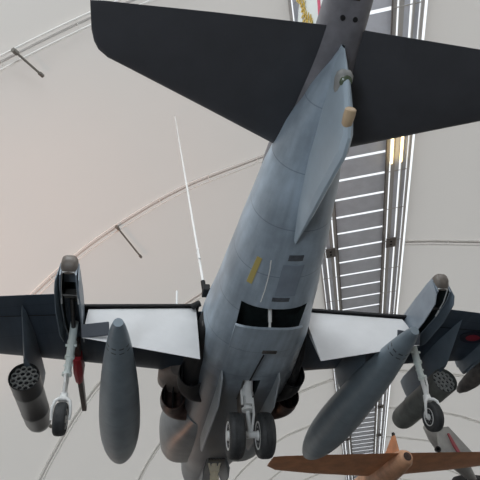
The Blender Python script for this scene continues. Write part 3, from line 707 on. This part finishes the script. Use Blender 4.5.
# ribs: two slim white chords with a flange between them, following the arch
def rib(st, sd, idx):
    bm = bmesh.new()
    pts = [l for l in [(1.94 + .35 * k) for k in range(60)] if l < PF[-1][0] * K - .02] + [PF[-1][0] * K]
    zz = [vz(l) for l in pts]
    for _ in range(3): zz = [zz[0]] + [(zz[i - 1] + 2 * zz[i] + zz[i + 1]) / 4 for i in range(1, len(zz) - 1)] + [zz[-1]]
    def pt(i, ds, off): p = C0 + U * (st + ds) + W * sd * pts[i]; p.z = zz[i] - off; return p
    for ds in (-.14, .14): path(bm, [pt(i, ds, .10) for i in range(len(pts))], .026, 6)
    path(bm, [pt(i, 0, .06) for i in range(len(pts))], .03, 6, mi=1)
    for i in range(0, len(pts) - 1, 5): tube(bm, pt(i, -.14, .10), pt(i, .14, .10), .014, n=6)
    return struct(obj('trim_%d' % idx, bm, [M['rib'], M['rail']], autos=50))
ti = 1
for k in range(NB + 1):
    for sd in (-1, 1): rib(S0 + k * PERIOD + (.42 if k == 2 else 0) - (.9 if k == 4 and sd < 0 else 0), sd, ti); ti += 1

# central strip: grey roof panels, open slots between them show the sky
pitch = .69 * K * 1.02
hw = .80 * K * .80
bm = bmesh.new(); st = S0
first = -2.79
n = int((SE - S0) / pitch)
base = .18
# bar phase: a slot at station of the point (4.05,-7.37) scaled about the camera
p_ = CAM + (Vector((4.05, -7.37, 6.9)) - CAM) * K
phase = (Vector((p_.x, p_.y, 0)) - C0).dot(U)
k0 = int((S0 - phase) / pitch) + 1
slot = .115
for k in range(k0, k0 + n):
    a = phase + k * pitch + slot / 2; b = phase + (k + 1) * pitch - slot / 2
    c = C0 + U * (a + b) / 2; c.z = ZT + .02
    box(bm, c, (hw * 2, b - a, .012), Matrix((W, U, Vector((0, 0, 1)))).transposed())
struct(obj('ceiling', bm, M['panel'], smooth=False))
def runner(name, l0, l1, z0, z1, m, idx=None):
    bm = bmesh.new()
    c = C0 + U * (S0 + SE) / 2 + W * (l0 + l1) / 2; c.z = (z0 + z1) / 2
    box(bm, c, (l1 - l0, SE - S0, z1 - z0), Matrix((W, U, Vector((0, 0, 1)))).transposed())
    return struct(obj(name, bm, m, smooth=False))
for sd in (-1, 1):
    for l0, l1, z0, z1, m in ((hw, hw + .035, -.05, .05, 'plate'), (hw + .035, hw + .16, 0, .03, 'rail'), (hw + .215, hw + .36, -.01, .03, 'rail'), (hw + .36, hw + .53, 0, .03, 'panel'), (hw + .60, hw + .66, -.05, .03, 'rail'), (hw + .66, hw + .80, 0, .03, 'panel'), (hw + .84, hw + .93, -.06, .04, 'rail')):
        a, b = sorted((sd * l0, sd * l1)); runner('trim_%d' % ti, a, b, ZT + z0, ZT + z1, M[m]); ti += 1
    # small clips that bridge the slots between the runners
    for k in range(k0, k0 + n, 2):
        bm = bmesh.new(); c = C0 + U * (phase + k * pitch) + W * sd * (hw + .47); c.z = ZT - .01
        box(bm, c, (.86, .03, .02), Matrix((W, U, Vector((0, 0, 1)))).transposed()); struct(obj('trim_%d' % ti, bm, M['rail'], smooth=False)); ti += 1
# bracket plates on the tracks
for k in range(NB):
    for sd in (-1, 1):
        stt = S0 + (k + 0) * PERIOD + .1
        if abs(stt - 4.4) > 40: continue
        c = C0 + U * stt + W * sd * (hw + .37); c.z = ZT - .12
        bm = bmesh.new(); Rm = Matrix((W, U, Vector((0, 0, 1)))).transposed()
        box(bm, c, (.44, .66, .05), Rm)
        o = obj('bracket_plate', bm, M['plate'], smooth=False, bevel=.01)
        near = 'left' if sd < 0 else 'right'
        tag(o, 'square brown-grey bracket plate with two bolt holes on the %s skylight track' % near, 'bracket', 'bracket plates on the skylight tracks')
        for q in (-1, 1):
            bm = bmesh.new(); cc = c + U * q * .11 + Vector((0, 0, -.02)); tube(bm, cc, cc + Vector((0, 0, -.03)), .045, n=12); obj('bolt', bm, M['black'], o)
# tube lamps fixed to the right track
for q, l in enumerate((hw + .20, hw + .55)):
    bm = bmesh.new(); c = C0 + U * (-1.15) + W * l; c.z = ZT - .12
    tube(bm, c - U * .62, c + U * .62, .05, n=12)
    t = thing('tube_lamp', 'glowing yellow tube lamp on the right skylight track, %s of the pair' % ('left' if q == 0 else 'right'), 'lamp', c, 'yellow tube lamps')
    obj('lamp_tube', bm, M['lamp'], t)
    bm = bmesh.new(); box(bm, c + Vector((0, 0, .055)), (.08, 1.2, .04), Matrix((W, U, Vector((0, 0, 1)))).transposed()); 
    for e in (-1, 1): tube(bm, c + U * e * .55, c + U * e * .62, .042, n=12)
    obj('lamp_holder', bm, M['plate'], t, smooth=False)

# push-rods reaching from the ribs
def strut(a, b, lab):
    a = Vector(a); b = Vector(b); t = thing('rib_strut', lab, 'strut', a, 'struts on the left ribs')
    bm = bmesh.new(); tube(bm, a, b, .03, n=10); obj('rod', bm, M['dstrut'], t)
    bm = bmesh.new(); d = (b - a).normalized(); tube(bm, a - d * .02, a + d * .12, .06, n=10); obj('clevis', bm, M['dstrut'], t); bm = bmesh.new(); tube(bm, b - d * .12, b, .05, n=10); obj('clevis', bm, M['dstrut'], t)
strut((-4.98, -8.20, 9.10), (-4.46, -7.42, 9.36), 'thin grey strut hanging from the rib in the upper left corner')
strut((-2.70, -2.10, 9.16), (-1.86, -.36, 9.28), 'thin grey strut on the curved rib above the left flap')

# suspension cables
def cable(a, b, lab, r=.012, tb=None):
    a = Vector(a); b = Vector(b); t = thing('suspension_cable', lab, 'cable', a)
    bm = bmesh.new(); tube(bm, a, b, r, n=8); obj('wire', bm, M['cable'], t)
    if tb:
        bm = bmesh.new(); d = (b - a).normalized(); x, y = frame(d); p = a + d * tb
        for k in (-1, 1): tube(bm, p - d * .14 + x * .035 * k, p + d * .14 + x * .035 * k, .012, n=8)
        for k in (-1, 1): tube(bm, p + d * .14 * k - x * .05, p + d * .14 * k + x * .05, .018, n=8)
        path(bm, [p - d * .14, p - d * .22 + x * .04, p - d * .30, p - d * .22 - x * .04, p - d * .15], .009, 6)
        obj('turnbuckle', bm, M['cable'], t)
cable((-.78, -8.85, 2.30), (-1.06, -5.67, 10.65), 'white steel cable with turnbuckle rising from the left wing root', 0.02, .75)
cable((.78, -8.85, 2.30), (2.9, -6.3, 11.3), 'steel cable rising from the right wing root behind the fuselage', .013, .55)
cable((.0, -13.3, 2.50), (.9, -9.3, 11.4), 'thin cable rising from the tail boom at the top edge', .008)
cable((-1.13, -8.30, 2.12), (-1.13, -8.30, 2.47), 'short white hook standing on the left wing above the flap', .018)
strut((-4.75, 3.9, 4.75), (-4.35, 4.3, 4.55), 'small grey strut on the rib low at left, below the outrigger wheel')

# floor and end walls
c = C0 + U * (S0 + SE) / 2; Rm = Matrix((W, U, Vector((0, 0, 1)))).transposed(); HW = PF[-1][0] * K
bm = bmesh.new(); c.z = -3.8; box(bm, c, (HW * 2 + .6, SE - S0 + .6, .2), Rm); struct(obj('floor', bm, M['floor'], smooth=False))
for nm, st in (('wall_rear', S0 - .1), ('wall_front', SE + .1)):
    bm = bmesh.new(); c = C0 + U * st
    ls = [i / 30 * HW for i in range(-30, 31)]
    a = []; 
    for dy in (-.1, .1):
        a.append([c + W * l + U * dy + Vector((0, 0, vz(l) + .05)) for l in ls] + [c + W * l + U * dy + Vector((0, 0, -3.7)) for l in (HW, -HW)])
    rings_loft(bm, a); struct(obj(nm, bm, M['wall'], smooth=False))

# ------------------------------------------------------------------ light
w = bpy.data.worlds.new('world'); bpy.context.scene.world = w; w.use_nodes = True
bg = w.node_tree.nodes['Background']; bg.inputs[0].default_value = (.93, .97, 1.0, 1); bg.inputs[1].default_value = 1.17
def area(name, loc, tgt, sx, sy, e, c):
    l = bpy.data.lights.new(name, 'AREA'); l.shape = 'RECTANGLE'; l.size = sx; l.size_y = sy; l.energy = e; l.color = c
    o = bpy.data.objects.new(name, l); col.objects.link(o); o.location = loc
    o.rotation_euler = (Vector(tgt) - Vector(loc)).to_track_quat('-Z', 'Y').to_euler(); return o
area('top_fill', (-4.5, -16.0, 8.2), (-.5, -9, 1.7), 5, 3, 520, (.88, .95, 1))  # unseen fill light, added to brighten the flaps from above
area('top_fill_2', (4.5, -18.0, 9.5), (.5, -9, 1.5), 5, 3, 280, (.92, .96, 1))  # second added fill from above, no visible fixture
def spot(name, loc, tgt, e, c, ang, rad):
    l = bpy.data.lights.new(name, 'SPOT'); l.energy = e; l.color = c; l.spot_size = math.radians(ang); l.spot_blend = 1; l.shadow_soft_size = rad
    o = bpy.data.objects.new(name, l); col.objects.link(o); o.location = loc
    o.rotation_euler = (Vector(tgt) - Vector(loc)).to_track_quat('-Z', 'Y').to_euler(); return o
spot('warm_uplight', (-5, 2.0, -3.2), (-1.0, -4.3, 1.1), 800, (1, .50, .28), 20, 1.2)
spot('warm_wall_light', (-9.5, -5, -3.2), (-6.6, -2.6, 6.5), 3800, (1, .55, .40), 62, .5)
area('rear_fill', (-4.5, -18, -3.3), (.1, -11.2, 1.4), 2, 2, 300, (.80, .90, 1))  # unseen area light added low behind to brighten the rear fuselage

# ------------------------------------------------------------------ camera
cd = bpy.data.cameras.new('camera'); cam = bpy.data.objects.new('camera', cd); col.objects.link(cam)
cam.location = CAM; cam.rotation_euler = (math.radians(129.747), math.radians(4.0488), math.radians(-10.0511))
cd.sensor_fit = 'HORIZONTAL'; cd.sensor_width = 36; cd.lens = 36 * 500.13 / 480; cd.clip_end = 500; cd.clip_start = .05
sc = bpy.context.scene; sc.camera = cam
vs_ = sc.view_settings; vs_.view_transform = 'Standard'; vs_.look = 'None'; vs_.gamma = 1; vs_.use_curve_mapping = False; vs_.exposure = 0.0
